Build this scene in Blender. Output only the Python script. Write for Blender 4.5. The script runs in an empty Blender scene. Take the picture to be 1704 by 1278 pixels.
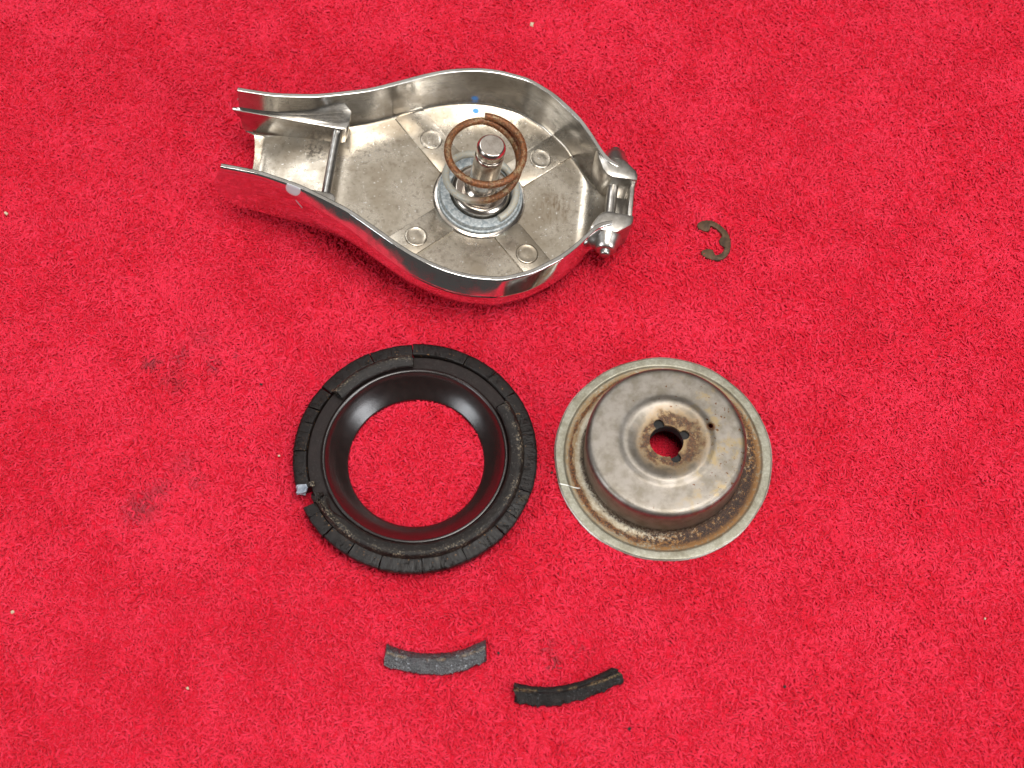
import bpy, bmesh, math, random
import numpy as np
from mathutils import Vector, Matrix

# ------------------------------------------------------------------ camera
S = 0.001                      # everything below is written in millimetres
sc = bpy.context.scene
col = sc.collection
R = math.radians
rng = random.Random(7)

DIST, ELEV = 430.0, R(66.5)
cam_d = bpy.data.cameras.new('camera')
cam_d.sensor_fit = 'HORIZONTAL'
cam_d.sensor_width = 17.3
cam_d.lens = 17.3 * 2800.0 / 1704.0
cam_d.clip_start, cam_d.clip_end = 0.01, 20.0
cam_d.dof.use_dof = True
cam_d.dof.focus_distance = 0.432
cam_d.dof.aperture_fstop = 9.0
cam = bpy.data.objects.new('camera', cam_d)
cam.location = (0, -DIST * math.cos(ELEV) * S, DIST * math.sin(ELEV) * S)
cam.rotation_euler = (math.pi / 2 - ELEV, 0, 0)
col.objects.link(cam)
sc.camera = cam

# ------------------------------------------------------------------ light
world = bpy.data.worlds.new('World')
sc.world = world
world.use_nodes = True
wb = world.node_tree.nodes['Background']
wb.inputs[0].default_value = (1.0, 0.93, 0.90, 1)
wb.inputs[1].default_value = 0.07

def area(name, loc, target, size, power, color, size_y=None):
    d = bpy.data.lights.new(name, 'AREA')
    d.energy, d.color = power, color
    d.shape = 'RECTANGLE'
    d.size, d.size_y = size, size_y or size
    o = bpy.data.objects.new(name, d)
    o.location = loc
    v = Vector(target) - Vector(loc)
    o.rotation_euler = v.to_track_quat('-Z', 'Y').to_euler()
    col.objects.link(o)
    return o

area('overhead_light', (0.22, -0.12, 1.20), (0, 0, 0), 0.50, 11.2, (1.0, 0.97, 0.92))
area('added_back_light', (-0.38, 0.72, 1.20), (0, 0.03, 0), 0.45, 2.6, (0.96, 0.98, 1.0))  # added lamp behind, put in so the handle channel reflects bright
area('ceiling_bounce', (0.10, 0.75, 1.55), (0, 0.05, 0), 2.0, 7.5, (1.0, 0.96, 0.90))
area('window_light_left', (-0.95, -0.50, 0.75), (0, 0, 0), 0.45, 7.0, (0.92, 0.96, 1.0), 0.65)
area('window_light_right', (0.90, -0.55, 0.70), (0, 0, 0), 0.40, 7.0, (0.95, 0.97, 1.0), 0.6)

sc.view_settings.view_transform = 'Standard'
sc.view_settings.look = 'None'
sc.view_settings.exposure = 0.0
sc.view_settings.gamma = 1.0
sc.view_settings.use_curve_mapping = False
sc.cycles.use_adaptive_sampling = True
sc.cycles.adaptive_threshold = 0.03
sc.cycles.max_bounces = 6
sc.cycles.diffuse_bounces = 4
sc.cycles.glossy_bounces = 5

# ------------------------------------------------------------------ helpers
def link(name, me, mats, parent=None, smooth=True):
    o = bpy.data.objects.new(name, me)
    for m in (mats if isinstance(mats, (list, tuple)) else [mats]):
        me.materials.append(m)
    if smooth:
        me.polygons.foreach_set('use_smooth', [True] * len(me.polygons))
    col.objects.link(o)
    if parent is not None:
        o.parent = parent
    return o

def mesh(name, verts, faces, fmat=None):
    me = bpy.data.meshes.new(name)
    me.from_pydata([(x * S, y * S, z * S) for x, y, z in verts], [], faces)
    if fmat:
        me.polygons.foreach_set('material_index', fmat)
    me.validate()
    bm = bmesh.new(); bm.from_mesh(me)
    bmesh.ops.recalc_face_normals(bm, faces=bm.faces)
    bm.to_mesh(me); bm.free()
    return me

def sharp(me, deg=35):
    try:
        me.set_sharp_from_angle(angle=R(deg))
    except Exception:
        pass
    return me

def thing(name, label, cat, loc=(0, 0, 0), group=None):
    o = bpy.data.objects.new(name, None)
    o.empty_display_size = 0.01
    o.location = [c * S for c in loc]
    col.objects.link(o)
    return tag(o, label, cat, group)

def tag(o, label, cat, group=None):
    o['label'] = label; o['category'] = cat
    if group: o['group'] = group
    return o

def lathe(profile, n=128, a0=0.0, a1=360.0, closed=True, rfun=None):
    """profile: closed list of (r, z) turned round z. rfun(i, ang, r) may alter r."""
    full = abs(a1 - a0) >= 359.99
    m = len(profile)
    cnt = n if full else n + 1
    v, f = [], []
    for i in range(cnt):
        a = R(a0 + (a1 - a0) * i / n)
        for j, (r, z) in enumerate(profile):
            rr = rfun(j, a, r) if rfun else r
            v.append((rr * math.cos(a), rr * math.sin(a), z))
    mm = m if closed else m - 1
    for i in range(n):
        i2 = (i + 1) % cnt
        for j in range(mm):
            j2 = (j + 1) % m
            f.append((i * m + j, i2 * m + j, i2 * m + j2, i * m + j2))
    if not full and closed:
        f.append(tuple(range(m)))
        f.append(tuple((cnt - 1) * m + j for j in range(m)))
    return v, f

def fillet(pts, r, k=5):
    """round the corners of an open (r,z) polyline; r scalar or list per point"""
    out = [pts[0]]
    for i in range(1, len(pts) - 1):
        p, a, b = Vector(pts[i]), Vector(pts[i - 1]), Vector(pts[i + 1])
        rr = r[i] if isinstance(r, (list, tuple)) else r
        rr = min(rr, (a - p).length * .49, (b - p).length * .49)
        if rr < 1e-4:
            out.append(tuple(p)); continue
        s, e = p + (a - p).normalized() * rr, p + (b - p).normalized() * rr
        for q in range(k + 1):
            t = q / k
            w = s * (1 - t) ** 2 + p * 2 * t * (1 - t) + e * t * t
            out.append(tuple(w))
    out.append(pts[-1])
    return out

def bevel_poly(outline, z0, z1, bev=0.15):
    """extruded outline with a bevelled top and bottom edge"""
    bm = bmesh.new()
    vs = [bm.verts.new((x * S, y * S, z0 * S)) for x, y in outline]
    fc = bm.faces.new(vs)
    r = bmesh.ops.extrude_face_region(bm, geom=[fc])
    bmesh.ops.translate(bm, vec=(0, 0, (z1 - z0) * S), verts=[e for e in r['geom'] if isinstance(e, bmesh.types.BMVert)])
    bmesh.ops.recalc_face_normals(bm, faces=bm.faces)
    if bev:
        ed = [e for e in bm.edges if abs(e.verts[0].co.z - e.verts[1].co.z) < 1e-7]
        bmesh.ops.bevel(bm, geom=ed, offset=bev * S, segments=2, profile=.5, affect='EDGES')
    me = bpy.data.meshes.new('poly'); bm.to_mesh(me); bm.free()
    return me

def tube(points, rad, seg=12, caps=True):
    """round bar through points (mm); rad is a number or a list"""
    P = [Vector(p) for p in points]
    n = len(P); v, f = [], []
    up = Vector((0, 0, 1))
    for i, p in enumerate(P):
        t = (P[min(i + 1, n - 1)] - P[max(i - 1, 0)]).normalized()
        s = t.cross(up)
        if s.length < 1e-4: s = t.cross(Vector((1, 0, 0)))
        s.normalize(); w = s.cross(t).normalized()
        r = rad[i] if isinstance(rad, (list, tuple)) else rad
        for k in range(seg):
            a = 2 * math.pi * k / seg
            v.append(tuple(p + s * r * math.cos(a) + w * r * math.sin(a)))
    for i in range(n - 1):
        for k in range(seg):
            k2 = (k + 1) % seg
            f.append((i * seg + k, i * seg + k2, (i + 1) * seg + k2, (i + 1) * seg + k))
    if caps:
        f.append(tuple(range(seg))); f.append(tuple((n - 1) * seg + k for k in range(seg)))
    return v, f

# ------------------------------------------------------------------ material helper
class Mat:
    def __init__(s, name):
        s.m = bpy.data.materials.new(name); s.m.use_nodes = True
        s.t = s.m.node_tree; s.N = s.t.nodes; s.L = s.t.links
        s.b = s.N['Principled BSDF']
        tc = s.N.new('ShaderNodeTexCoord')
        mp = s.N.new('ShaderNodeVectorMath'); mp.operation = 'SCALE'
        s.L.new(tc.outputs['Object'], mp.inputs[0]); mp.inputs['Scale'].default_value = 1000.0
        s.co = mp.outputs[0]                       # object coordinates in millimetres
        sp = s.N.new('ShaderNodeSeparateXYZ'); s.L.new(s.co, sp.inputs[0])
        s.x, s.y, s.z = sp.outputs
        s._r = None
    def put(s, sock, v):
        if hasattr(v, 'is_linked') or isinstance(v, bpy.types.NodeSocket): s.L.new(v, sock)
        elif isinstance(v, (tuple, list)) and len(v) == 3 and sock.type == 'RGBA': sock.default_value = (*v, 1)
        else: sock.default_value = v
    def math(s, op, a, b=0.0, clamp=False):
        n = s.N.new('ShaderNodeMath'); n.operation = op; n.use_clamp = clamp
        s.put(n.inputs[0], a); s.put(n.inputs[1], b); return n.outputs[0]
    @property
    def r(s):
        if s._r is None:
            s._r = s.math('SQRT', s.math('ADD', s.math('MULTIPLY', s.x, s.x), s.math('MULTIPLY', s.y, s.y)))
        return s._r
    def noise(s, scale, detail=4, rough=.55, vec=None, dist=0.0):
        n = s.N.new('ShaderNodeTexNoise'); s.L.new(vec or s.co, n.inputs['Vector'])
        n.inputs['Scale'].default_value = scale; n.inputs['Detail'].default_value = detail
        n.inputs['Roughness'].default_value = rough; n.inputs['Distortion'].default_value = dist
        return n.outputs['Fac']
    def stretch(s, sx, sy, sz):
        n = s.N.new('ShaderNodeVectorMath'); n.operation = 'MULTIPLY'
        s.L.new(s.co, n.inputs[0]); n.inputs[1].default_value = (sx, sy, sz); return n.outputs[0]
    def polar(s, kr, ka, kz=1.0):
        """(radius*kr, angle*ka, z*kz): for marks that run round the axis"""
        c = s.N.new('ShaderNodeCombineXYZ')
        s.put(c.inputs[0], s.math('MULTIPLY', s.r, kr))
        s.put(c.inputs[1], s.math('MULTIPLY', s.math('ARCTAN2', s.y, s.x), ka))
        s.put(c.inputs[2], s.math('MULTIPLY', s.z, kz)); return c.outputs[0]
    def band(s, v, lo, hi, soft):
        """1 between lo and hi"""
        a = s.step(v, lo - soft, lo + soft); b = s.step(v, hi + soft, hi - soft)
        return s.math('MULTIPLY', a, b)
    def step(s, v, a, b):
        n = s.N.new('ShaderNodeMapRange'); n.interpolation_type = 'SMOOTHSTEP'
        s.put(n.inputs['Value'], v)
        if a <= b:
            n.inputs['From Min'].default_value, n.inputs['From Max'].default_value = a, b
        else:
            n.inputs['From Min'].default_value, n.inputs['From Max'].default_value = b, a
            n.inputs['To Min'].default_value, n.inputs['To Max'].default_value = 1.0, 0.0
        return n.outputs[0]
    def mul(s, *a):
        o = a[0]
        for q in a[1:]: o = s.math('MULTIPLY', o, q)
        return o
    def spot(s, x, y, rad, soft=.5, z=None):
        v = s.N.new('ShaderNodeVectorMath'); v.operation = 'DISTANCE'
        s.L.new(s.stretch(1, 1, 0 if z is None else 1), v.inputs[0]); v.inputs[1].default_value = (x, y, z or 0)
        return s.step(v.outputs['Value'], rad + soft, max(rad - soft, 0))
    def mix(s, f, a, b):
        n = s.N.new('ShaderNodeMix'); n.data_type = 'RGBA'
        s.put(n.inputs[0], f); s.put(n.inputs[6], a); s.put(n.inputs[7], b); return n.outputs[2]
    def mixf(s, f, a, b):
        n = s.N.new('ShaderNodeMix'); n.data_type = 'FLOAT'
        s.put(n.inputs[0], f); s.put(n.inputs[2], a); s.put(n.inputs[3], b); return n.outputs[0]
    def bump(s, h, strength=.3, dist=.1):
        n = s.N.new('ShaderNodeBump'); n.inputs['Strength'].default_value = strength
        n.inputs['Distance'].default_value = dist * S
        s.put(n.inputs['Height'], h); s.L.new(n.outputs[0], s.b.inputs['Normal'])
    def set(s, **k):
        for a, v in k.items():
            s.put(s.b.inputs[{'color': 'Base Color', 'rough': 'Roughness', 'metal': 'Metallic', 'spec': 'Specular IOR Level',
                              'sheen': 'Sheen Weight', 'sheen_tint': 'Sheen Tint', 'sheen_rough': 'Sheen Roughness', 'coat': 'Coat Weight'}[a]], v)
        return s.m

# ------------------------------------------------------------------ materials
def towel_mat(name, pile):
    k = Mat(name)
    if pile:
        def at(n):
            a = k.N.new('ShaderNodeAttribute'); a.attribute_type = 'INSTANCER'; a.attribute_name = n; return a.outputs['Fac']
        t = at('tint')
        c = k.mix(t, (0.70, 0.009, 0.028), (0.90, 0.037, 0.088))
        c = k.mix(at('dirt'), c, (0.13, 0.04, 0.042))
        k.set(color=c, rough=.8, spec=.2, sheen=.3, sheen_tint=(1.0, .45, .55), sheen_rough=.4)
        tl = k.N.new('ShaderNodeBsdfTranslucent'); k.put(tl.inputs[0], c)
        mx = k.N.new('ShaderNodeMixShader'); mx.inputs[0].default_value = .20
        k.L.new(k.b.outputs[0], mx.inputs[1]); k.L.new(tl.outputs[0], mx.inputs[2])
        k.L.new(mx.outputs[0], k.N['Material Output'].inputs['Surface'])
    else:
        w = k.N.new('ShaderNodeTexWave'); w.wave_type = 'BANDS'; w.bands_direction = 'Y'
        k.L.new(k.co, w.inputs['Vector']); w.inputs['Scale'].default_value = .35; w.inputs['Distortion'].default_value = .6
        w2 = k.N.new('ShaderNodeTexWave'); w2.bands_direction = 'X'
        k.L.new(k.co, w2.inputs['Vector']); w2.inputs['Scale'].default_value = .35; w2.inputs['Distortion'].default_value = .6
        h = k.math('ADD', w.outputs['Fac'], w2.outputs['Fac'])
        c = k.mix(k.math('MULTIPLY', h, .5), (0.62, 0.009, 0.030), (0.76, 0.016, 0.048))
        k.set(color=c, rough=.85, spec=.2)
        k.bump(h, .6, .3)
    return k.m

def chrome_outer():
    k = Mat('bright_chrome')
    n = k.noise(.35, 3)
    worn = k.math('MAXIMUM', k.mul(k.spot(-47.3, -14.3, 1.9, .3, 14.2), k.step(k.noise(.9, 3), .18, .30)), k.mul(k.band(k.x, -46.4, -44.6, .2), k.band(k.math('ADD', k.z, k.math('MULTIPLY', k.x, 1.2)), -45.4, -44.6, .2), k.step(k.y, -8, -9)))
    c = k.mix(k.step(n, .45, .7), (0.82, 0.81, 0.80), (0.72, 0.70, 0.68))
    c = k.mix(worn, c, (0.50, 0.50, 0.52))
    k.set(color=c, metal=k.mixf(worn, 1.0, .35), rough=k.mixf(worn, k.mixf(k.step(n, .4, .75), .07, .17), .55))
    k.bump(k.noise(.22, 2), .03, .6)
    return k.m

def nickel_inner(name='grimy_nickel', floor=True):
    k = Mat(name)
    a = k.noise(.09, 5, .6); b = k.noise(.8, 4, .6); sp = k.noise(2.2, 2, .4); sp2 = k.noise(1.6, 2, .4, k.stretch(1, 1, 1.7))
    c = k.mix(k.step(a, .36, .64), (0.66, 0.595, 0.50), (0.40, 0.34, 0.265))
    c = k.mix(k.mul(k.step(b, .50, .70), .6), c, (0.28, 0.23, 0.175))
    c = k.mix(k.step(sp, .735, .76), c, (0.05, 0.04, 0.03))
    c = k.mix(k.step(sp2, .69, .73), c, (0.85, 0.83, 0.80))
    if floor:
        blue = k.mul(k.spot(-4.2, 26.6, .85, .2), k.step(k.z, 2.5, 2.0))
        c = k.mix(blue, c, (0.03, 0.25, 0.75))
        rust = k.mul(k.spot(20.5, 1.0, 4.2, 3.0), k.step(k.noise(.7, 4, .6, k.stretch(2.2, .5, 1)), .46, .66))
        c = k.mix(k.mul(rust, .65), c, (0.20, 0.12, 0.06))
        grime = k.mul(k.spot(-45, 7.0, 3.2, 1.6), k.step(k.noise(1.1, 4), .42, .6))
        c = k.mix(grime, c, (0.10, 0.08, 0.06))
        smear = k.mul(k.spot(4, 25.5, 4.0, 3.0), k.step(k.noise(.8, 4), .48, .62))
        c = k.mix(k.mul(smear, .7), c, (0.20, 0.21, 0.17))
        met = k.math('SUBTRACT', .97, k.mul(k.math('MAXIMUM', blue, grime), .9))
    else:
        met = .97
    k.set(color=c, metal=met, rough=k.mixf(k.step(a, .3, .75), .23, .36))
    k.bump(k.math('ADD', b, k.math('MULTIPLY', k.noise(5, 2), .2)), .07, .12)
    return k.m

def plain_metal(name, c1, c2, r1, r2, scale=.8, bump=.1, metal=1.0):
    k = Mat(name); n = k.noise(scale, 5, .6)
    k.set(color=k.mix(k.step(n, .35, .7), c1, c2), metal=metal, rough=k.mixf(n, r1, r2))
    k.bump(k.noise(scale * 4, 3), bump, .1)
    return k.m

def zinc_mat():
    k = Mat('corroded_zinc'); n = k.noise(1.2, 5, .65)
    c = k.mix(k.step(n, .38, .62), (0.55, 0.58, 0.58), (0.27, 0.31, 0.33))
    k.set(color=c, metal=.35, rough=.5); k.bump(n, .25, .15)
    return k.m

def spring_mat():
    k = Mat('rusty_spring_wire'); n = k.noise(.45, 5, .65); f = k.noise(2.2, 4, .6)
    rust = k.mix(k.step(f, .35, .65), (0.10, 0.042, 0.018), (0.29, 0.100, 0.030))
    rust = k.mix(k.step(k.math('ADD', k.math('MULTIPLY', n, .6), k.math('MULTIPLY', f, .4)), .50, .60), rust, (0.30, 0.215, 0.115))
    bare = k.mix(k.step(f, .35, .65), (0.52, 0.46, 0.34), (0.46, 0.48, 0.46))
    hi = k.math('ADD', k.math('ADD', k.z, k.math('MULTIPLY', k.x, .42)), k.math('ADD', k.math('MULTIPLY', n, 9.0), k.math('MULTIPLY', f, 4.0)))
    k.set(color=k.mix(k.step(hi, 17.5, 23.0), bare, rust), metal=.3, rough=.5)
    k.bump(f, .35, .2)
    return k.m

def cup_mat():
    k = Mat('rusty_stamped_steel')
    pn = k.noise(1.0, 5, .65, k.polar(.9, 5.0)); n = k.noise(.35, 5, .6); f = k.noise(1.6, 4, .65); gr = k.noise(3.6, 3, .7)
    top = k.mix(k.step(n, .35, .7), (0.29, 0.262, 0.232), (0.200, 0.175, 0.142))
    zinc = k.mix(k.step(k.noise(.30, 5, .6), .32, .70), (0.36, 0.35, 0.285), (0.235, 0.22, 0.16))
    flange = k.step(k.z, 2.4, 1.9)
    c = k.mix(flange, top, zinc)
    # pale inner flat of the flange, tan and orange rings of rust in its groove
    c = k.mix(k.mul(flange, k.band(k.r, 20.0, 22.8, .5), .75), c, k.mix(k.step(n, .4, .6), (0.52, 0.46, 0.36), (0.36, 0.29, 0.20)))
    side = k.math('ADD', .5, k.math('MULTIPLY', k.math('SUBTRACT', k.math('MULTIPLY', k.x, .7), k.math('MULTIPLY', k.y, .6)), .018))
    tan = k.mul(flange, k.band(k.math('ADD', k.r, k.math('MULTIPLY', pn, 1.6)), 22.6, 25.3, .6), k.step(pn, .30, .52), k.step(f, .30, .52))
    c = k.mix(k.mul(tan, .9), c, (0.33, 0.205, 0.09))
    org = k.mul(flange, k.band(k.math('ADD', k.r, k.math('MULTIPLY', pn, 1.4)), 23.0, 24.3, .4), k.step(k.noise(.7, 5, .7, k.polar(.6, 5.0)), .40, .50))
    c = k.mix(org, c, k.mix(k.step(k.noise(2.2, 3, .6), .42, .58), (0.20, 0.075, 0.020), (0.065, 0.028, 0.014)))
    patch = k.mul(flange, k.step(k.math('ADD', side, k.math('MULTIPLY', f, .6)), .90, 1.10), k.step(k.r, 25.4, 23.8))
    c = k.mix(k.mul(patch, k.step(k.noise(.8, 5, .7), .34, .52)), c, (0.29, 0.135, 0.038))
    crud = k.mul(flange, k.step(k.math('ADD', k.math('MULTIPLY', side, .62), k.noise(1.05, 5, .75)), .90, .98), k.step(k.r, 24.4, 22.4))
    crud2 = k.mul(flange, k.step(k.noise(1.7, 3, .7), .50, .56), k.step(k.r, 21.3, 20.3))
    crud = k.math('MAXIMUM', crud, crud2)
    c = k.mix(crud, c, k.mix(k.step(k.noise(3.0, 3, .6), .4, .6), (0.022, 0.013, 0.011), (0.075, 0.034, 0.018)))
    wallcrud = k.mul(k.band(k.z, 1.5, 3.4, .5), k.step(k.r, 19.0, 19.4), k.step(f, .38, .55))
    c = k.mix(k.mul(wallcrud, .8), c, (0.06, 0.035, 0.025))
    # rust round the hole
    up = k.step(k.z, 10.2, 10.6)
    q = k.math('ADD', k.r, k.math('MULTIPLY', k.math('SUBTRACT', n, .5), 6.0))
    off = k.math('ADD', q, k.math('MULTIPLY', k.x, -.16))
    c = k.mix(k.mul(up, k.step(off, 10.2, 5.6), k.step(f, .22, .48), .9), c, (0.33, 0.21, 0.09))
    dk = k.mul(up, k.band(off, 4.2, 7.0, .7), k.step(k.noise(.6, 5, .7), .36, .50))
    c = k.mix(k.mul(dk, .92), c, k.mix(k.step(f, .4, .6), (0.048, 0.021, 0.014), (0.125, 0.050, 0.022)))
    # freckles
    fr = k.mul(up, k.step(k.math('ADD', k.noise(.85, 3, .6), k.math('MULTIPLY', k.x, .004)), .68, .73))
    c = k.mix(fr, c, (0.13, 0.055, 0.025))
    fr2 = k.mul(up, k.step(k.noise(.30, 5, .65), .50, .66), k.step(k.x, -3, 12), .75)
    c = k.mix(fr2, c, (0.33, 0.245, 0.125))
    pin = k.mul(up, k.spot(10.9, 3.5, 1.15, .35), k.step(f, .3, .45))
    c = k.mix(k.mul(pin, .9), c, (0.16, 0.07, 0.03))
    rusty = k.math('MAXIMUM', k.math('MAXIMUM', tan, crud), k.math('MAXIMUM', k.math('MAXIMUM', dk, patch), k.math('MAXIMUM', org, k.mul(up, k.step(off, 9.2, 5.0), .7))))
    scr = k.mul(flange, k.band(k.math('ADD', k.y, k.math('MULTIPLY', k.x, .22)), -13.1, -12.85, .08), k.step(k.x, -20.5, -21.5))
    c = k.mix(scr, c, (.8, .8, .76))
    edge = k.mul(flange, k.step(k.math('ADD', k.r, k.math('MULTIPLY', f, .5)), 27.25, 27.45))
    c = k.mix(edge, c, (.62, .62, .56))
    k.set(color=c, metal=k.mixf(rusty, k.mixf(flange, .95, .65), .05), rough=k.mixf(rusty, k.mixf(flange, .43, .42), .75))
    k.bump(k.math('ADD', gr, k.mul(rusty, f, 3.0)), .24, .14)
    return k.m

def rubber(name, c1, c2, r1, r2, streak=False, grit=0.0, spec=.32, relief=.6):
    k = Mat(name); n = k.noise(.5, 5, .6); f = k.noise(2.5, 4, .65)
    c = k.mix(k.step(n, .35, .65), c1, c2)
    h = f
    if streak:
        s = k.noise(1.0, 4, .6, k.polar(.25, 40.0)); h = k.math('ADD', f, k.math('MULTIPLY', s, .45))
        front = k.step(k.math('SUBTRACT', k.math('MULTIPLY', k.x, .35), k.y), 8, 30)
        c = k.mix(k.mul(front, k.step(s, .38, .70), .7), c, (0.050, 0.048, 0.047))
        tanp = k.mul(k.step(k.noise(.22, 3, .5, k.polar(1, 22.0)), .62, .70), front)
        c = k.mix(k.mul(tanp, .7), c, (0.10, 0.078, 0.045))
        fine = k.band(k.noise(1.0, 4, .7, k.polar(.12, 13.0, .1)), .495, .505, .006)
        fine = k.mul(fine, k.step(k.noise(.12, 2, .5), .42, .55))
        c = k.mix(k.mul(fine, .9), c, (0.002, 0.002, 0.002)); h = k.math('SUBTRACT', h, k.math('MULTIPLY', fine, 2.5))
        rs = k.mul(k.step(k.noise(1.6, 3, .6), .64, .70), k.step(k.r, 28.9, 28.2))
        c = k.mix(rs, c, (0.26, 0.13, 0.05))
    if grit:
        g = k.mul(k.step(k.noise(2.2, 3, .75), .53, .62), k.band(k.math('ADD', k.r, k.math('MULTIPLY', n, 1.0)), 25.9, 27.3, .5))
        c = k.mix(k.mul(g, grit, k.step(k.noise(.16, 3, .6), .38, .62)), c, (0.30, 0.24, 0.165))
        g2 = k.step(k.noise(1.9, 3, .75), .60, .68)
        c = k.mix(k.mul(g2, grit * .5), c, (0.20, 0.18, 0.16))
    rg = k.mixf(n, r1, r2)
    if relief < .2:                                   # the slot round the funnel is dull and dusty
        slot = k.step(k.r, 22.9, 23.3)
        rg = k.mixf(slot, rg, .58); c = k.mix(k.mul(slot, k.step(f, .5, .7), .5), c, (0.05, 0.045, 0.04))
        spec = k.mixf(slot, spec, .3)
        h = k.mul(h, k.mixf(slot, 1.0, 6.0))
    k.set(color=c, rough=rg, spec=spec)
    k.bump(h, relief, .25)
    return k.m

M_TOWEL = towel_mat('red_towel_weave', False)
M_PILE = towel_mat('red_terry_pile', True)
M_CHROME = chrome_outer()
M_INNER = nickel_inner()
M_PLATED = plain_metal('plated_rib', (0.58, 0.56, 0.53), (0.42, 0.39, 0.35), .14, .28, .35, .06)
def wall_mat():
    k = Mat('plated_wall'); n = k.noise(.12, 4, .6); b = k.noise(.9, 4, .6); sp = k.noise(1.7, 2, .4)
    c = k.mix(k.step(n, .35, .65), (0.60, 0.585, 0.56), (0.44, 0.415, 0.38))
    c = k.mix(k.mul(k.step(b, .55, .75), .5), c, (0.26, 0.22, 0.17))
    c = k.mix(k.step(sp, .74, .77), c, (0.05, 0.04, 0.03))
    k.set(color=c, metal=.97, rough=k.mixf(n, .10, .24))
    k.bump(k.math('ADD', k.noise(.14, 3, .5, k.stretch(.5, .5, 2.2)), k.math('MULTIPLY', b, .12)), .12, .8)
    return k.m
M_WALL = wall_mat()
M_ROD = plain_metal('steel_rod', (0.50, 0.49, 0.47), (0.36, 0.34, 0.31), .22, .40)
M_POST = plain_metal('turned_post_steel', (0.66, 0.60, 0.54), (0.48, 0.42, 0.36), .12, .26, .5, .05)
M_HINGE = plain_metal('cast_hinge_metal', (0.60, 0.57, 0.53), (0.42, 0.39, 0.35), .22, .42, .7, .12)
M_ZINC = zinc_mat()
M_SPRING = spring_mat()
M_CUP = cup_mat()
M_SLEEVE = plain_metal('dark_sleeve', (0.014, 0.012, 0.011), (0.008, 0.007, 0.007), .6, .8, metal=.0)
M_FUNNEL = rubber('smooth_dark_rubber', (0.0105, 0.0055, 0.0049), (0.0145, 0.0076, 0.0066), .20, .30, spec=.8, relief=.08)
M_RIM = rubber('cracked_rim_rubber', (0.0062, 0.0042, 0.0037), (0.0115, 0.0076, 0.0062), .30, .52, streak=True, spec=.3)
M_LIP = rubber('gritty_lip_rubber', (0.0065, 0.0044, 0.0038), (0.0135, 0.0090, 0.0073), .30, .52, grit=1.0, spec=.3)
M_CHUNK = rubber('pale_torn_rubber', (0.40, 0.44, 0.50), (0.22, 0.25, 0.30), .5, .7)
M_CLIP = plain_metal('browned_steel', (0.12, 0.068, 0.034), (0.055, 0.032, 0.018), .5, .7, .6, .3, .45)

# ------------------------------------------------------------------ the towel
def vnoise(x, y, seed=0):
    """smooth value noise on numpy arrays"""
    xi, yi = np.floor(x).astype(int), np.floor(y).astype(int)
    fx, fy = x - xi, y - yi
    fx, fy = fx * fx * (3 - 2 * fx), fy * fy * (3 - 2 * fy)
    def h(a, b):
        n = (a * 374761393 + b * 668265263 + seed * 982451653) & 0x7fffffff
        n = ((n ^ (n >> 13)) * 1274126177) & 0x7fffffff
        return ((n ^ (n >> 16)) & 0xffff) / 65535.0
    return (h(xi, yi) * (1 - fx) + h(xi + 1, yi) * fx) * (1 - fy) + (h(xi, yi + 1) * (1 - fx) + h(xi + 1, yi + 1) * fx) * fy

LEV_O = np.array([-8.85, 51.10, 4.9]); LEV_T, LEV_Y = R(8.0), R(-6.6)
def lev_xy(x, y):
    """towel point -> lever plan coordinates"""
    dx, dy = x - LEV_O[0], y - LEV_O[1]
    c, s = math.cos(LEV_Y), math.sin(LEV_Y)
    return dx * c + dy * s, -dx * s + dy * c

WX = [-68, -60, -56, -50, -47, -41, -33, -29, -23, -20, -15, -10, -5, 0, 8, 15.5, 22.9, 27.3, 29.6, 31.5, 34]
WW = [12.2, 12.3, 12.5, 13.6, 14.1, 16.0, 18.9, 21.0, 24.3, 26.0, 28.4, 30.1, 31.2, 31.6, 30.8, 27.3, 21.4, 15.9, 12.2, 10.2, 9.4]
def smoothed(xs, ys, step=.5, it=16):
    X = np.arange(xs[0], xs[-1] + .01, step); Y = np.interp(X, xs, ys)
    for _ in range(it): Y[1:-1] = .25 * Y[:-2] + .5 * Y[1:-1] + .25 * Y[2:]
    return X, Y
LX, LW = smoothed(WX, WW)

GC = (-24.0, -21.6); CC = (37.8, -20.2)

def ground(x, y):
    """height of the towel's weave: soft swells; a swell under the lever's handle, pressed flat under the parts"""
    h = -0.36 + 2.0 * (vnoise(x / 46. + 9.3, y / 40. + 4.1, 3) - .5) + .9 * (vnoise(x / 17. + 3, y / 15., 5) - .5)
    lx, ly = lev_xy(x, y)
    under = np.exp(-((lx + 52) / 16.) ** 2 - (ly / 13.) ** 2)
    h = h + 3.2 * under
    for (cx, cy), rad in ((GC, 31), (CC, 27.5)):
        d = np.hypot(x - cx, y - cy); w = 1 / (1 + np.exp((d - rad - 5) / 2.5)); h = h * (1 - w) + (-0.45) * w
    w = 1 / (1 + np.exp((np.hypot(lx - 4, ly) - 33) / 3.)); h = h * (1 - w) + (-0.45) * w
    return h

gx = np.linspace(-420, 420, 281); gy = np.linspace(-330, 480, 271)
XX, YY = np.meshgrid(gx, gy); ZZ = ground(XX, YY)
nx = len(gx); tv = np.stack([XX, YY, ZZ], -1).reshape(-1, 3)
tf = [(j * nx + i, j * nx + i + 1, (j + 1) * nx + i + 1, (j + 1) * nx + i) for j in range(len(gy) - 1) for i in range(nx - 1)]
towel = link('towel', mesh('towel', tv.tolist(), tf), M_TOWEL)
towel['kind'] = 'structure'

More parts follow.
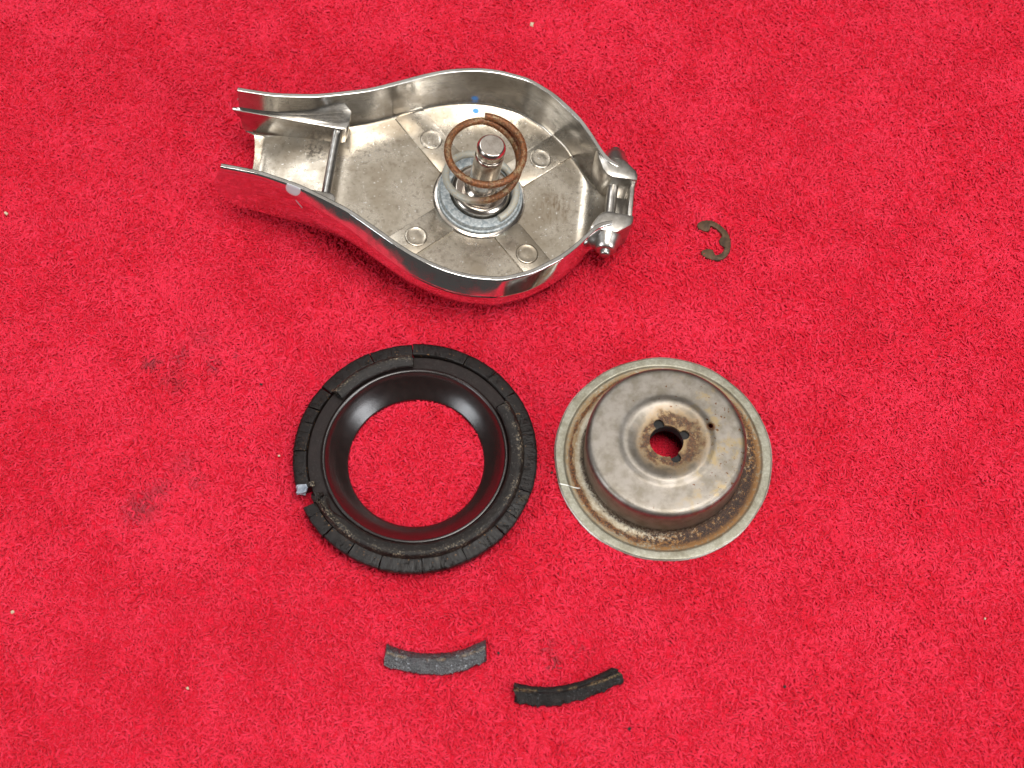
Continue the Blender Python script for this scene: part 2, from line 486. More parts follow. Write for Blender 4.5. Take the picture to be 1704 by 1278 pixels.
nr = np.random.default_rng(11)
PX0, PX1, PY0, PY1 = -185, 185, -125, 152
NP = 440000
px = nr.uniform(PX0, PX1, NP); py = nr.uniform(PY0, PY1, NP)
lim = 128 + 0.125 * (py + 97) + 16                       # the region in and a step round the view
keep = np.abs(px) < lim
px, py = px[keep], py[keep]
thin = vnoise(px / 13. + 30, py / 10., 21) * .6 + vnoise(px / 4., py / 4., 22) * .4
keep = nr.random(len(px)) < np.clip(.55 + (thin - .3) * 2.2, .5, 1)
px, py = px[keep], py[keep]
n_t = len(px)
ang = vnoise(px / 24., py / 24., 31) * 9.0 + vnoise(px / 6., py / 6., 32) * 5.0 + nr.normal(0, .75, n_t) + 1.2
lean = np.clip(nr.normal(.05, .22, n_t), -.4, .6)
size = np.clip(nr.normal(1.13, .22, n_t), .6, 1.75) * (.8 + .4 * vnoise(px / 9., py / 8., 41))
lx, ly = lev_xy(px, py)
half = np.interp(lx, LX, LW, left=0, right=0)
squash = np.ones(n_t)
dg = np.hypot(px - GC[0], py - GC[1]); squash[(dg > 17.3) & (dg < 29.6)] = .45
dc = np.hypot(px - CC[0], py - CC[1]); squash[dc < 26.6] = .55
squash[(np.abs(ly) < half - 2) & (lx > -34)] = .6
size *= squash
dirt = np.zeros(n_t)
for (sx, sy, sr, st) in [(-92.5, 6.1, 2.2, .75), (-85.2, 7.8, 2.6, .5), (-76.6, 5.6, 2.4, .7), (-86.2, .7, 3.8, .38), (-70.5, 7.8, 1.2, .6),
                         (-87.5, -29.1, 3.2, .5), (-91.6, -33.8, 4.6, .62), (10.4, -73.0, 2.0, .8), (8.6, -68.6, 2.2, .42), (16.9, -70.1, 2.6, .36),
                         (-80, 13, 4, .25), (-7.7, -34.6, 2.2, .4), (58, -.6, 4.0, .16), (-82, -22, 4, .25), (-78, -27, 2.5, .4)]:
    d = np.hypot(px - sx, py - sy) / sr
    dirt = np.maximum(dirt, .85 * st * np.clip(1.3 - d, 0, 1) * (nr.random(n_t) < .8))
for (sx, sy, sr, st) in [(86.9, -55.3, 7, .22)]:
    pass
tint = np.clip(nr.normal(.45, .25, n_t) + (vnoise(px / 10., py / 9., 51) - .5) * .5 + (vnoise(px / 28., py / 28., 52) - .5) * .2, 0, 1)
pz = ground(px, py)
pm = bpy.data.meshes.new('pile')
pm.from_pydata(np.stack([px, py, pz], -1) * S, [], [])
def add_attr(nm, typ, arr, key):
    a = pm.attributes.new(nm, typ, 'POINT'); a.data.foreach_set(key, np.ascontiguousarray(arr, dtype=np.float32).ravel())
add_attr('turn', 'FLOAT_VECTOR', np.stack([nr.normal(0, .22, n_t), lean, ang], -1), 'vector')
add_attr('grow', 'FLOAT', size, 'value')
add_attr('tint', 'FLOAT', tint, 'value')
add_attr('dirt', 'FLOAT', dirt, 'value')
pile = bpy.data.objects.new('terry_pile', pm); col.objects.link(pile)
pile.parent = towel; pile['kind'] = 'stuff'

ng = bpy.data.node_groups.new('terry_pile', 'GeometryNodeTree')
ng.interface.new_socket('Geometry', in_out='INPUT', socket_type='NodeSocketGeometry')
ng.interface.new_socket('Geometry', in_out='OUTPUT', socket_type='NodeSocketGeometry')
gi, go = ng.nodes.new('NodeGroupInput'), ng.nodes.new('NodeGroupOutput')
join = ng.nodes.new('GeometryNodeJoinGeometry')
for pts, rad in [(((0, 0, -.2), (.25, .15, .82), (1.1, .3, .2)), .185), (((0, 0, -.2), (-.35, 0, .90), (.8, -.4, .25)), .18), (((0, 0, -.2), (.55, .45, .84), (.6, -.6, .3)), .195), (((0, 0, -.2), (.3, -.35, .84), (1.3, .4, .1)), .15)]:
    bz = ng.nodes.new('GeometryNodeCurveQuadraticBezier'); bz.inputs['Resolution'].default_value = 4
    for nm, p in zip(('Start', 'Middle', 'End'), pts): bz.inputs[nm].default_value = [c * S for c in p]
    ci = ng.nodes.new('GeometryNodeCurvePrimitiveCircle'); ci.inputs['Resolution'].default_value = 5; ci.inputs['Radius'].default_value = rad * S
    cm = ng.nodes.new('GeometryNodeCurveToMesh'); cm.inputs['Fill Caps'].default_value = True
    ng.links.new(bz.outputs[0], cm.inputs['Curve']); ng.links.new(ci.outputs[0], cm.inputs['Profile Curve'])
    sm = ng.nodes.new('GeometryNodeSetMaterial'); sm.inputs['Material'].default_value = M_PILE
    ng.links.new(cm.outputs[0], sm.inputs[0])
    ss = ng.nodes.new('GeometryNodeSetShadeSmooth'); ng.links.new(sm.outputs[0], ss.inputs[0])
    gt = ng.nodes.new('GeometryNodeGeometryToInstance'); ng.links.new(ss.outputs[0], gt.inputs[0])
    ng.links.new(gt.outputs[0], join.inputs[0])
iop = ng.nodes.new('GeometryNodeInstanceOnPoints')
def named(nm, typ):
    a = ng.nodes.new('GeometryNodeInputNamedAttribute'); a.data_type = typ; a.inputs['Name'].default_value = nm; return a.outputs['Attribute']
e2r = ng.nodes.new('FunctionNodeEulerToRotation'); ng.links.new(named('turn', 'FLOAT_VECTOR'), e2r.inputs[0])
ng.links.new(gi.outputs[0], iop.inputs['Points']); ng.links.new(join.outputs[0], iop.inputs['Instance'])
iop.inputs['Pick Instance'].default_value = True
ng.links.new(e2r.outputs[0], iop.inputs['Rotation']); ng.links.new(named('grow', 'FLOAT'), iop.inputs['Scale'])
ng.links.new(iop.outputs[0], go.inputs[0])
md = pile.modifiers.new('terry_pile', 'NODES'); md.node_group = ng
pm.materials.append(M_PILE)

# ------------------------------------------------------------------ the chrome lever
lever = thing('cap_lever', 'chrome teardrop cap lever lying upside down with open hollow inside showing', 'lever', LEV_O)
LM = Matrix.Rotation(LEV_T, 4, 'Y') @ Matrix.Rotation(LEV_Y, 4, 'Z')
lever.rotation_euler = LM.to_euler()

RIMZ = 15.0
def floor_z(x): return 1.0 - 4.2 * max(0, min(1, (-34 - x) / 26.)) ** 1.3 + 5.5 * max(0, min(1, (x - 26) / 8.)) ** 1.8
def bot_z(x):
    b = -1.4 - 4.8 * max(0, min(1, (-22 - x) / 30.)) ** 1.2
    return b + 4.6 * max(0, min(1, (x - 16) / 18.)) ** 2

def shell():
    xs = []
    xs += list(np.linspace(-66, -30, 40)) + list(np.linspace(-29, 22, 56)) + list(np.linspace(22.6, 34, 22))
    v, f, fm = [], [], []
    m = None
    for si, x in enumerate(xs):
        w = float(np.interp(x, LX, LW)); dw = float(np.interp(x + .5, LX, LW) - np.interp(x - .5, LX, LW))
        k = math.sqrt(1 + dw * dw); t = 1.35 * min(k, 1.5)
        zf, zb = floor_z(x), bot_z(x)
        wi = w - t; wf = wi - .9 * min(k, 1.4)
        fb = max(0.0, min(1.0, (x + 54) / 44.)); fb = (fb * (2 - fb)) if fb > 0 else 0.0
        dish = .8 * max(0, min(1, (-38 - x) / 10.))
        prof = [(0, zf), (wf * .33, zf + dish * .11), (wf * .66, zf + dish * .44), (max(wf * .7, wf - 2.5), zf + dish * (max(wf * .7, wf - 2.5) / wf) ** 2), (wf, zf + dish), (wi, RIMZ - .1), (wi + .25, RIMZ), (w - .3, RIMZ), (w, RIMZ - .35),
                (w + .35 + 2.3 * fb, RIMZ - 1.6 - 2.9 * fb), (w + .5 + 1.7 * fb, RIMZ * .36), (w - .6 - 1.0 * fb, zb + .35), (w * .72, zb), (w * .36, zb - .25), (0, zb - .35)]
        rad = [0, 0, 0, 0, 1.6, .1, .1, .15, .15, .5, 3.0, 4.4, 2.5, 2, 0]
        pr = fillet(prof, rad, 4)
        half = pr; full = [(y, z) for y, z in half] + [(-y, z) for y, z in reversed(half[1:-1])]
        m = len(full); h = len(half)
        # the handle's mouth: slanted walls, floor cut back
        e = max(0.0, 1 - (x + 66) / 14.0)
        for (y, z) in full:
            if z > 7: o = -2.0 * (RIMZ - z) / 8.0
            elif z > 0: o = -2.0 + 2.2 * ((7 - z) / 7) ** 1.5
            else: o = .2 + 1.0 * (-z)
            if abs(y) < w * .78: o = max(o, 4.6 + 1.4 * (1 - (y / (w * .78)) ** 2)) if z < 3 else o
            v.append((x + o * e * e, y, z))
        if si:
            a, b = (si - 1) * m, si * m
            rim_i = [i for i, (y, z) in enumerate(half) if z > RIMZ - .02]
            lim_i = max(rim_i)
            for i in range(m):
                j = (i + 1) % m
                f.append((a + i, b + i, b + j, a + j))
                ii = i if i < h else m - i - 1
                fm.append((2 if ii >= 6 else 0) if ii < lim_i else 1)
    last = (len(xs) - 1) * m
    hcount = h
    for base in (0, last):                       # end walls between inner and outer skin
        for i in range(hcount - 1):
            pass
    # close each end with a strip joining inner to outer skin
    inner = [i for i in range(h) if i <= max(rim_i)]
    outer = [i for i in range(h - 1, max(rim_i) - 1, -1)]
    for base in (0, last):
        for sgn in (1, -1):
            A = [base + (i if sgn > 0 or i == 0 else m - i) for i in inner]
            B = [base + (i if sgn > 0 or i in (0, h - 1) else m - i) for i in outer]
            # zip two chains by fraction
            ia = ib = 0
            while ia < len(A) - 1 or ib < len(B) - 1:
                if ib >= len(B) - 1 or (ia < len(A) - 1 and (ia + 1) / len(A) <= (ib + 1) / len(B)):
                    tri = (A[ia], A[ia + 1], B[ib]); ia += 1
                else:
                    tri = (A[ia], B[ib + 1], B[ib]); ib += 1
                if len(set(tri)) == 3:
                    f.append(tri); fm.append(1)
    return mesh('lever_body', v, f, fm)

body = link('body', sharp(shell(), 40), [M_INNER, M_CHROME, M_WALL], lever)

# raised pads with a round ejector mark on each
for ia, (da, dk) in enumerate(((45, 0), (135, 1), (225, 2), (315, 3))):
    a = R(da); c, s = math.cos(a), math.sin(a)
    ends = {45: 30.6, 135: 32.2, 225: 31.6, 315: 30.6}[da]
    out = []
    for r_, t_ in ((11.6, -4.1), (ends - .6, -4.1), (ends + .2, 0), (ends - .6, 4.1), (11.6, 4.1)):
        out.append((r_ * c - t_ * s, r_ * s + t_ * c))
    pad = link('raised_pad', sharp(bevel_poly(out, .55, 1.42, .22), 40), M_INNER, lever, smooth=False)
    v, f = lathe([(0, 1.30), (0, 1.74), (1.3, 1.72), (2.2, 1.60), (2.45, 1.72), (2.75, 1.72), (2.95, 1.55), (2.95, 1.30)], 36, closed=False)
    q = (21.0 if da != 315 else 20.4)
    mk = link('ejector_mark', mesh('ejector_mark', [(x + q * c, y + q * s, z) for x, y, z in v], f), M_INNER, pad)

# ribs inside the handle, rod across them
for sy in (1, -1):
    out = [(-66.6, 9.7 * sy), (-38.2, 9.7 * sy), (-37.2, 10.2 * sy), (-36.8, 11.2 * sy), (-36.8, 16.5 * sy), (-40, 15.4 * sy), (-44, 14.3 * sy), (-50, 12.7 * sy), (-55, 11.7 * sy), (-66.6, 10.7 * sy)]
    bm = bmesh.new()
    lo = [bm.verts.new(((x + (6.0 if x < -66 else 0)) * S, y * S, (floor_z(x) - .3) * S)) for x, y in out]
    hi = [bm.verts.new(((x - (.6 if x < -66 else 0)) * S, y * S, 7.4 * S)) for x, y in out]
    n_ = len(out)
    bm.faces.new(lo); bm.faces.new(hi)
    for i in range(n_): bm.faces.new((lo[i], lo[(i + 1) % n_], hi[(i + 1) % n_], hi[i]))
    bmesh.ops.recalc_face_normals(bm, faces=bm.faces)
    bmesh.ops.bevel(bm, geom=[e for e in bm.edges], offset=.16 * S, segments=2, profile=.5, affect='EDGES', clamp_overlap=True)
    me = bpy.data.meshes.new('rib'); bm.to_mesh(me); bm.free()
    link('rib', sharp(me, 40), M_PLATED, lever)
v, f = tube([(-39.6, y, 5.2) for y in (-10.2, -5, 0, 5, 10.2)], 1.15, 16)
link('cross_rod', sharp(mesh('cross_rod', v, f)), M_ROD, lever)

# boss and post
v, f = lathe(fillet([(12.4, .8), (12.2, 1.35), (11.0, 1.75), (10.9, 1.5), (7.9, 1.5), (7.7, 5.6), (6.6, 6.3), (4.6, 6.0), (3.4, 5.8)], .35, 3), 96, closed=False)
link('boss', sharp(mesh('boss', v, f), 50), M_POST, lever)
v, f = lathe(fillet([(4.9, 5.5), (4.7, 7.4), (3.75, 8.2), (3.7, 22.6), (3.45, 23.2), (2.9, 23.3), (2.9, 24.4), (2.9, 24.6), (2.7, 24.7)], .2, 3), 64, closed=False)
post = link('post', sharp(mesh('post', v, f), 50), M_POST, lever)
v, f = lathe(fillet([(2.7, 24.35), (3.5, 24.4), (3.72, 24.8), (3.72, 26.7), (3.1, 27.6), (.9, 27.7), (0.0, 27.65)], .25, 4), 64, closed=False)
link('post_head', sharp(mesh('post_head', v, f), 50), M_POST, post)

# hinge at the narrow end
for sy in (1, -1):
    out = [(27.9, 13.0), (29.2, 11.6), (31.2, 11.2), (35.6, 11.2), (38.0, 9.2), (39.2, 8.2), (39.6, 7.0), (39.6, 5.2), (33.0, 5.0), (31.4, 5.5), (30.0, 7.2), (28.6, 10.4)]
    out = [(x, y * sy) for x, y in out]
    if sy < 0: out.reverse()
    ear = link('hinge_ear', sharp(bevel_poly(out, 3.6, 14.7, .9), 40), M_HINGE, lever)
    v, f = tube([(33.6, y * sy, 10.6) for y in (10.8, 12.0, 13.6, 14.6, 14.9)], [4.0, 3.7, 2.9, 2.7, 2.2], 24)
    link('pivot_boss', sharp(mesh('pivot_boss', v, f), 50), M_HINGE, ear)
    v, f = tube([(33.6, y * sy, 10.6) for y in (14.4, 15.8, 16.2)], [1.45, 1.45, 1.1], 18)
    link('pivot_end', sharp(mesh('pivot_end', v, f), 50), M_ROD, ear)
v, f = tube([(33.9, y, 9.6) for y in (-5.4, 0, 5.4)], 1.45, 18)
link('hinge_rod', sharp(mesh('hinge_rod', v, f)), M_HINGE, lever)
link('hinge_back_plate', sharp(bevel_poly([(38.0, -5.6), (39.3, -5.6), (39.3, 5.6), (38.0, 5.6)], 4.0, 13.2, .3), 40), M_HINGE, lever)
link('hinge_floor', sharp(bevel_poly([(33.6, -6.0), (38.4, -6.0), (38.4, 6.0), (33.6, 6.0)], 3.4, 4.6, .25), 40), M_HINGE, lever)

def on_lever(x, y, z):
    p = LM @ Vector((x, y, z)); return (p.x + LEV_O[0], p.y + LEV_O[1], p.z + LEV_O[2])

# washer and spring on the post: loose things
v, f = lathe(fillet([(8.1, 1.6), (11.3, 1.6), (11.4, 2.9), (10.9, 3.0), (10.85, 3.3), (10.7, 4.5), (8.2, 4.5), (8.1, 1.6)], .3, 3)[:-1], 96)
washer = link('washer', sharp(mesh('washer', v, f), 40), M_ZINC)
washer.location = [c * S for c in LEV_O]; washer.rotation_euler = lever.rotation_euler
tag(washer, 'pale grey zinc washer around the base of the post in the lever', 'washer')

pts = []
turns, n_ = 2.42, 190
for i in range(n_ + 1):
    t = i / n_; a = R(98) - (1 - t) * turns * 2 * math.pi
    u = t * turns
    z = 5.4 + np.interp(u, [0, .35, 1.2, 1.42, 2.42], [0, .4, 13.4, 16.8, 18.0])
    r_ = 9.5 + .25 * max(0, u - 2.1) * 4 - .25 * math.sin(u * 2)
    pts.append((-1.2 * min(1, u / 1.2) + r_ * math.cos(a), .8 * min(1, u / 1.2) + r_ * math.sin(a), z))
v, f = tube(pts, .95, 14)
spring = link('coil_spring', sharp(mesh('coil_spring', v, f), 50), M_SPRING)
spring.location = [c * S for c in LEV_O]; spring.rotation_euler = lever.rotation_euler
tag(spring, 'rusty coil spring standing round the post of the chrome lever', 'spring')

# ------------------------------------------------------------------ the retaining clip
clip_o = [(-4.25, 4.77), (-3.79, 5.34), (-3.02, 5.77), (-1.76, 5.94), (-0.39, 5.77), (0.83, 5.13), (2.03, 4.13), (3.09, 2.86), (3.77, 1.51), (4.13, -0.04), (4.16, -1.73), (3.84, -3.13), (3.16, -4.39), (2.05, -5.37), (0.67, -5.78), (-0.93, -5.51), (-2.26, -4.95), (-3.22, -4.25), (-3.56, -3.55), (-3.29, -2.92), (-2.4, -2.57), (-1.4, -2.5), (-0.68, -2.85), (-0.34, -3.55), (-0.0, -4.32), (0.87, -4.32), (1.76, -3.83), (2.42, -2.99), (2.72, -2.01), (1.85, -1.50), (1.45, -0.95), (1.35, -0.18), (1.55, 0.45), (2.05, 1.0), (2.16, 1.66), (1.46, 2.79), (0.51, 3.71), (-0.46, 4.35), (-0.96, 4.42), (-1.06, 3.5), (-1.52, 3.0), (-2.28, 2.86), (-3.01, 3.14), (-3.87, 3.64), (-4.16, 4.13)]
def grown(poly, d):
    out = []
    for i, p in enumerate(poly):
        a, b = Vector(poly[i - 1]), Vector(poly[(i + 1) % len(poly)])
        t = (b - a).normalized(); out.append((p[0] - t.y * d, p[1] + t.x * d))
    return out
clip_o = grown(clip_o, .09)
clip = link('retaining_clip', sharp(bevel_poly(clip_o, -.55, .55, .14), 40), M_CLIP)
clip.location = (53.5 * S, 40.6 * S, 1.3 * S); clip.rotation_euler = (R(2), R(-3), 0)
tag(clip, 'small dark brown steel E-shaped retaining clip lying alone right of the lever', 'clip')

# ------------------------------------------------------------------ the torn rubber gasket
gasket = thing('rubber_gasket', 'black rubber ring gasket with a cracked rim and a torn gap', 'gasket', (GC[0], GC[1], -.3))
prof = fillet([(17.0, .3), (16.95, 1.0), (17.6, 1.55), (19.6, 3.0), (21.6, 5.2), (22.3, 6.5), (22.9, 6.55), (23.3, 5.9), (26.55, 5.75), (26.65, 5.2), (26.6, 2.6), (25.5, 2.0), (22.8, 3.2), (20.3, 1.2), (17.9, .0), (17.2, .0)], [0, .3, .6, 1.2, 1, .4, .3, .3, .2, .2, .5, .8, .8, .8, .3, 0], 4)
v, f = lathe(prof, 180)
link('funnel_ring', sharp(mesh('funnel_ring', v, f), 60), M_FUNNEL, gasket)

def arc_piece(prof, a0, a1, jag0, jag1, seed, dz=0.0, dr=0.0, wob=0.05, tilt=0.0, peel=0.0):
    """solid arc between two ragged ends; jag: list of degrees per profile point or a number"""
    rr = random.Random(seed); m = len(prof); n = max(3, int((a1 - a0) / 1.6))
    o0 = [rr.uniform(-1, 1) * jag0 for _ in prof]; o1 = [rr.uniform(-1, 1) * jag1 for _ in prof]
    v, f = [], []
    for i in range(n + 1):
        t = i / n
        wz, wr = rr.uniform(-1, 1) * wob, rr.uniform(-1, 1) * wob
        for j, (r, z) in enumerate(prof):
            a = R((a0 + o0[j]) * (1 - t) + (a1 + o1[j]) * t)
            q = r + dr + wr; zz = z + dz + wz + tilt * (t - .5)
            pk = peel * math.exp(-((t * (a1 - a0) - 9.0) / 8.0) ** 2)
            q += pk * max(0, (26.4 - r) / 3.0); zz += .45 * pk
            v.append((q * math.cos(a), q * math.sin(a), zz))
    for i in range(n):
        for j in range(m):
            j2 = (j + 1) % m
            f.append((i * m + j, (i + 1) * m + j, (i + 1) * m + j2, i * m + j2))
    f.append(tuple(range(m))); f.append(tuple(n * m + j for j in range(m)))
    return sharp(mesh('arc', v, f), 42)

rim_prof = fillet([(26.7, 2.9), (26.7, 5.9), (27.0, 6.55), (29.9, 6.0), (30.35, 5.6), (30.25, 3.9), (29.0, 2.7), (26.7, 2.9)], [0, .3, .3, .35, .3, .4, .4, 0], 3)[:-1]
cracks = [(10.5, .12), (34.3, .5), (48.5, .4), (64.3, .15), (77.8, .15), (92.5, .75), (113.7, .8), (142.7, .9), (154.1, .35), (162.2, .4), (168.0, .12), (178.0, .25),
          ('gap', 198.6, 207.2), (212.8, .2), (224.0, .55), (238.7, .55), (254.4, .5), (264.0, .10), (274.9, .4), (285.0, .4), (296, .10), (309.0, .15), (317.2, .8), (326.7, .4), (340.8, .4), (352, .1)]
edges = []
for c in cracks:
    edges.append((c[1], c[2]) if c[0] == 'gap' else (c[0] - c[1] * .52, c[0] + c[1] * .52))
for i in range(len(edges)):
    a0 = edges[i][1]; a1 = edges[(i + 1) % len(edges)][0]
    if a1 < a0: a1 += 360
    rr = random.Random(100 + i)
    me = arc_piece(rim_prof, a0, a1, .38, .38, 200 + i, dz=rr.uniform(-.1, .1), dr=rr.uniform(-.12, .1), wob=.04, tilt=rr.uniform(-.3, .3))
    link('rim_segment', me, M_RIM, gasket)

lip_prof = fillet([(27.1, 6.5), (26.9, 6.9), (26.5, 7.7), (25.7, 7.9), (23.7, 7.5), (23.25, 7.0), (23.6, 6.5), (25.6, 6.6), (26.2, 6.2), (27.1, 6.5)], [0, .4, .6, .6, .4, .35, .3, .4, .2, 0], 3)[:-1]
link('retaining_lip', arc_piece(lip_prof, 92.6, 141.5, .7, .8, 5, wob=.05), M_LIP, gasket)
link('retaining_lip', arc_piece(lip_prof, 207.5, 391, 2.2, 1.0, 6, wob=.05, peel=1.5), M_LIP, gasket)
# a curled flap beside the tear, a pale stump left at its edge
flap = fillet([(24.4, 6.2), (24.3, 7.2), (26.4, 8.3), (27.6, 7.4), (27.4, 6.4), (24.4, 6.2)], .3, 2)[:-1]
link('torn_flap', arc_piece(flap, 204.6, 208.4, 1.4, 1.0, 8, wob=.12), M_LIP, gasket)
def chunk(cx, cy, cz, r, seed, sc_=(1, 1, 1), rough=.25):
    rr = random.Random(seed); bm = bmesh.new()
    bmesh.ops.create_cube(bm, size=2.0)
    bmesh.ops.subdivide_edges(bm, edges=bm.edges, cuts=2, use_grid_fill=True)
    for q in bm.verts:
        d = q.co.normalized(); q.co = q.co.lerp(d * 1.3, .35) * r
        q.co = Vector((q.co.x * sc_[0], q.co.y * sc_[1], q.co.z * sc_[2])) + Vector([rr.uniform(-1, 1) * rough * r for _ in range(3)])
        q.co = (q.co + Vector((cx, cy, cz))) * S
    me = bpy.data.meshes.new('chunk'); bm.to_mesh(me); bm.free(); return me
pc = link('torn_stump', chunk(29.0 * math.cos(R(198.5)), 29.0 * math.sin(R(198.5)), 6.3, 1.15, 4, (1, .9, .8)), M_CHUNK, gasket, smooth=False)
pc['label'] = 'pale bluish grey torn stump at the edge of the gap'
link('torn_stump', chunk(26.6 * math.cos(R(197)), 26.6 * math.sin(R(197)), 6.2, .75, 5, (1.2, .8, .7)), M_LIP, gasket, smooth=False)

# ------------------------------------------------------------------ the stamped steel cup
cup = thing('steel_cup_washer', 'round stamped steel cup with wide rusty flange and central hole', 'metal cup', (CC[0], CC[1], -.3))
NOT = [(-1.75, 4.4, 1.3), (4.4, 1.6, 1.25), (2.1, -4.4, 1.3)]
def hole_r(a, r0=4.15):
    best = r0
    for nx_, ny_, nr_ in NOT:
        d = math.hypot(nx_, ny_); al = a - math.atan2(ny_, nx_); sn = d * math.sin(al)
        if abs(sn) < nr_ and math.cos(al) > 0:
            best = max(best, d * math.cos(al) + math.sqrt(nr_ * nr_ - sn * sn))
    return best
up = fillet([(27.25, .55), (27.3, 1.0), (26.9, 1.35), (24.9, 1.35), (24.4, .85), (23.1, .75), (22.5, 1.15), (20.4, 1.35), (19.95, 2.6), (19.75, 12.32), (15.6, 12.36), (14.6, 12.38), (13.2, 12.4), (12.0, 12.45), (10.5, 12.95), (9.6, 12.9), (7.2, 12.15), (6.2, 12.0)],
            [0, .15, .2, .3, .3, .3, .4, .9, .5, 3.2, 0, 0, 0, .5, .5, .5, 1.2, 0], 6)
k_up = len(up)
tp = up + [(4.15, 11.9), (4.15, 11.2)]
dn = [(6.4, 11.25), (9.6, 12.1), (12.2, 11.7), (17.0, 11.6), (18.9, 10.0), (19.2, 2.4), (19.7, .7), (22.6, .45), (23.3, .1), (24.6, .1), (25.2, .6), (26.9, .6)]
prof = tp + dn
def rf(j, a, r):
    if j in (k_up, k_up + 1): return hole_r(a)
    if j < k_up and up[j][0] < 7.4: return max(r, hole_r(a) + .35 * (r - 4.15) / 2.05)
    if prof[j][0] > 26.5: return r + .10 * math.sin(5 * a + 1) + .06 * math.sin(13 * a)
    return r
v, f = lathe(prof, 360, rfun=rf)
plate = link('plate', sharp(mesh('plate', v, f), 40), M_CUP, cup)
# small round hole punched in the top
v, f = tube([(10.9, 3.7, 9.0), (10.9, 3.7, 16.0)], .62, 20)
cut = bpy.data.objects.new('cut', mesh('cut', v, f)); col.objects.link(cut); cut.location = cup.location
bo = plate.modifiers.new('b', 'BOOLEAN'); bo.object = cut; bo.operation = 'DIFFERENCE'; bo.solver = 'EXACT'
bpy.context.view_layer.update()
dg_ = bpy.context.evaluated_depsgraph_get()
nm_ = bpy.data.meshes.new_from_object(plate.evaluated_get(dg_))
plate.modifiers.remove(bo); plate.data = sharp(nm_, 40)
bpy.data.objects.remove(cut)
v, f = lathe([(4.2, 7.8), (4.2, 10.6), (7.6, 10.9), (7.6, 10.4), (4.7, 10.1), (4.7, 7.8)], 72)
link('inner_sleeve', sharp(mesh('inner_sleeve', v, f), 40), M_SLEEVE, cup)

# ------------------------------------------------------------------ two torn strips of rubber
def strip(name, upc, loc_, lens, mat, label, seed, rag):
    rr = random.Random(seed)
    U = np.array(upc); Lo = np.array(loc_); ctr = np.concatenate([U, Lo]).mean(0)
    tt = np.linspace(0, 1, len(U)); N_ = 64
    ts = np.linspace(0, 1, N_)
    U2 = np.stack([np.interp(ts, tt, U[:, k]) for k in (0, 1)], -1); L2 = np.stack([np.interp(ts, tt, Lo[:, k]) for k in (0, 1)], -1)
    for A in (U2, L2):
        for _ in range(12): A[1:-1] = .25 * A[:-2] + .5 * A[1:-1] + .25 * A[2:]
    sec = lens    # list of (fraction across, z) closed
    v, f = [], []; m = len(sec)
    e0 = [rr.uniform(-.5, .5) for _ in sec]; e1 = [rr.uniform(-.5, .5) for _ in sec]
    low = 0.0
    for i in range(N_):
        low = .55 * low + rr.uniform(-1, 1) * rag
        if rr.random() < .12: low += rag * 1.6
        d = (U2[min(i + 1, N_ - 1)] - U2[max(i - 1, 0)]); d = d / np.linalg.norm(d)
        for j, (q, z) in enumerate(sec):
            qq = q + (low * max(0, (q - .6) / .4) if q > .6 else rr.uniform(-.012, .012))
            p = U2[i] * (1 - qq) + L2[i] * qq
            if i == 0: p = p + d * e0[j]
            if i == N_ - 1: p = p + d * e1[j]
            v.append((p[0] - ctr[0], p[1] - ctr[1], z + rr.uniform(-.13, .13)))
    for i in range(N_ - 1):
        for j in range(m):
            j2 = (j + 1) % m
            f.append((i * m + j, (i + 1) * m + j, (i + 1) * m + j2, i * m + j2))
    f.append(tuple(range(m))); f.append(tuple((N_ - 1) * m + j for j in range(m)))
    o = link(name, sharp(mesh(name, v, f), 50), mat)
    o.location = (ctr[0] * S, ctr[1] * S, .1 * S)
    return tag(o, label, 'rubber strip', 'torn rubber strips below the gasket')

def strip_mat(name, c1, c2, r1, r2, tan_y, shine, glint):
    k = Mat(name); n = k.noise(.6, 5, .6); f = k.noise(2.4, 4, .65)
    c = k.mix(k.step(n, .35, .65), c1, c2)
    dx = k.math('MULTIPLY', k.math('MULTIPLY', k.math('ADD', k.x, tan_y[2]), k.math('ADD', k.x, tan_y[2])), tan_y[1])
    ry = k.math('SUBTRACT', k.math('SUBTRACT', k.y, dx), k.math('MULTIPLY', k.x, tan_y[3]))
    ridge = k.mul(k.band(ry, tan_y[0] - .3, tan_y[0] + .3, .25), k.step(k.noise(.25, 3, .5, k.stretch(1, .4, 1)), .47, .56))
    c = k.mix(k.mul(ridge, k.step(f, .44, .54), .75), c, (0.21, 0.135, 0.062))
    glints = k.mul(k.step(k.noise(1.9, 3, .7), .60, .66), k.step(k.noise(.3, 2, .5), .42, .58), glint)
    c = k.mix(glints, c, (0.45, 0.48, 0.53))  # pale flecks paint specular sparkles into the rubber's colour
    k.set(color=c, rough=k.mixf(k.step(k.noise(.45, 4, .7), .42, .6), r2, r1), spec=shine)
    k.bump(k.math('ADD', f, k.noise(1.1, 3, .6)), .9, .4); return k.m
secA = [(0, .2), (.0, 1.1), (.18, 2.0), (.34, 2.5), (.44, 2.2), (.7, 1.7), (1.0, 1.1), (1.0, .2), (.5, .0)]
secB = [(0, .2), (.0, 1.6), (.18, 2.5), (.34, 2.6), (.42, 1.9), (.7, 1.7), (1.0, .90), (1.0, .2), (.5, .0)]
A_up = [(-29.86, -68.11), (-27.68, -69.13), (-25.07, -69.89), (-22.11, -70.38), (-18.41, -70.53), (-14.72, -70.26), (-11.77, -69.51), (-9.2, -68.38), (-6.69, -67.32)]
A_lo = [(-29.96, -73.53), (-27.55, -74.02), (-24.58, -74.95), (-21.63, -75.4), (-18.32, -75.62), (-14.65, -75.4), (-11.72, -74.58), (-8.78, -73.53), (-6.14, -72.26)]
B_up = [(0.72, -77.63), (3.72, -78.3), (6.65, -78.67), (9.58, -78.67), (12.52, -78.22), (15.83, -77.41), (18.78, -76.37), (21.38, -75.14), (23.98, -73.83)]
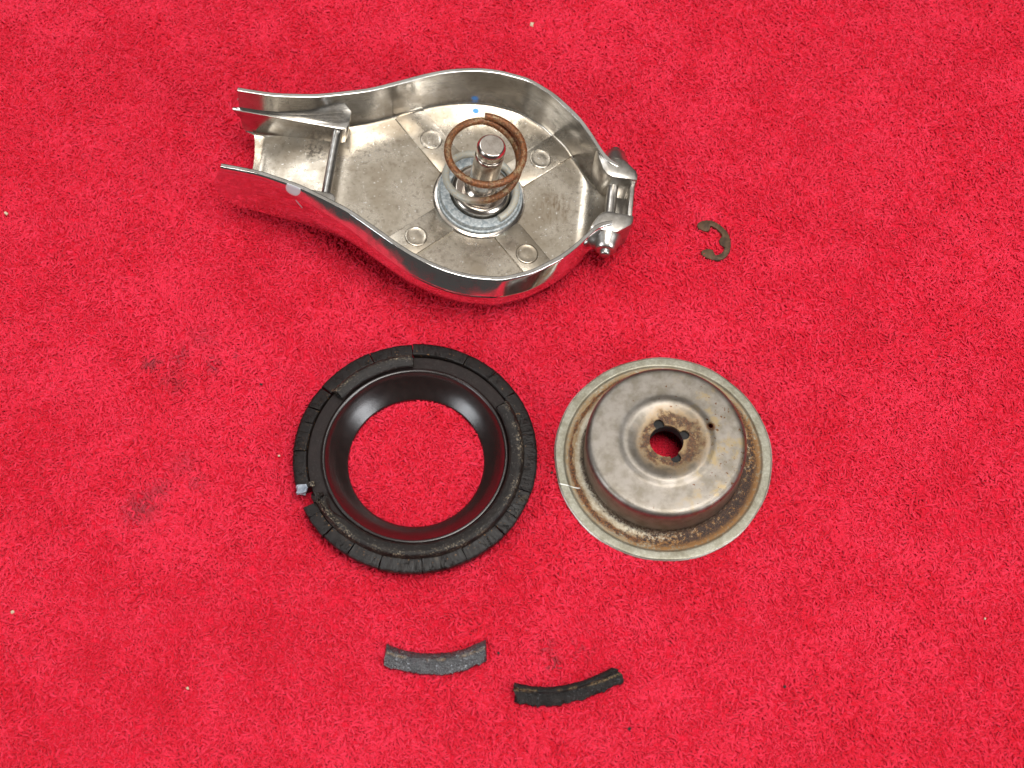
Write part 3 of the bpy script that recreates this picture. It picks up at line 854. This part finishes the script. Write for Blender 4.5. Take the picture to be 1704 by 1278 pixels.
B_lo = [(0.86, -81.99), (3.7, -82.73), (6.62, -83.1), (9.54, -83.02), (12.46, -82.54), (16.13, -81.62), (19.44, -80.33), (23.13, -78.85), (26.78, -76.74)]
MA = strip_mat('worn_grey_rubber', (0.030, 0.031, 0.034), (0.060, 0.060, 0.064), .14, .5, (-.6, .0175, 0.0, .04), .9, .8)
MB = strip_mat('torn_black_rubber', (0.010, 0.0085, 0.008), (0.020, 0.017, 0.0155), .5, .7, (-.2, .0120, 0.0, .145), .3, .15)
strip('rubber_strip', A_up, A_lo, secA, MA, 'shiny worn grey curved rubber strip lying directly below the gasket', 3, .035)
strip('rubber_strip', B_up, B_lo, secB, MB, 'matt black curved rubber strip with a ragged edge, nearest the bottom', 9, .05)

# ------------------------------------------------------------------ crumbs on the towel
M_WHITE = plain_metal('pale_crumb', (0.66, 0.54, 0.38), (0.50, 0.40, 0.27), .6, .8, 1.5, .2, 0.0)
M_BLACK = plain_metal('black_crumb', (0.02, 0.016, 0.014), (0.035, 0.03, 0.026), .6, .8, 1.5, .2, 0.0)
def crumb(x, y, r, mat, label, seed, sc_=(1, .7, .6)):
    z = float(ground(np.array([x]), np.array([y]))[0]) + .8
    me = chunk(0, 0, 0, r * .75, seed, sc_, .3)
    o = link('crumb', me, mat, smooth=False)
    o.location = (x * S, y * S, z * S); o.rotation_euler = (0, 0, seed * 1.3)
    tag(o, label, 'crumb', 'crumbs of debris on the towel')
crumb(5.6, 109.5, .75, M_WHITE, 'cream crumb near the top edge above the lever', 1)
crumb(-135.2, 49.7, .7, M_WHITE, 'cream crumb at the left edge level with the lever', 2)
crumb(-120.4, -60.2, .5, M_WHITE, 'pale crumb at the left edge low on the towel', 3)
crumb(-76.7, -78.8, .4, M_WHITE, 'tiny pale crumb in the lower left of the towel', 4)
crumb(-58.4, -19.8, .35, M_WHITE, 'tiny pale crumb just left of the rubber gasket', 5)
crumb(114.0, -61.6, .3, M_WHITE, 'tiny pale crumb near the right edge low on the towel', 6)
crumb(-63.9, -.6, .4, M_BLACK, 'black speck up and left of the rubber gasket', 7)
crumb(27.6, -88.2, .5, M_BLACK, 'black speck below the matt black rubber strip', 8)
crumb(-3.2, -70.1, .4, M_BLACK, 'black speck right of the grey rubber strip', 9)
crumb(9.9, -24.3, .38, M_BLACK, 'black speck beside the left edge of the steel cup', 10)
crumb(64.5, -78.5, .4, M_BLACK, 'black speck low on the towel right of the rubber strips', 11)
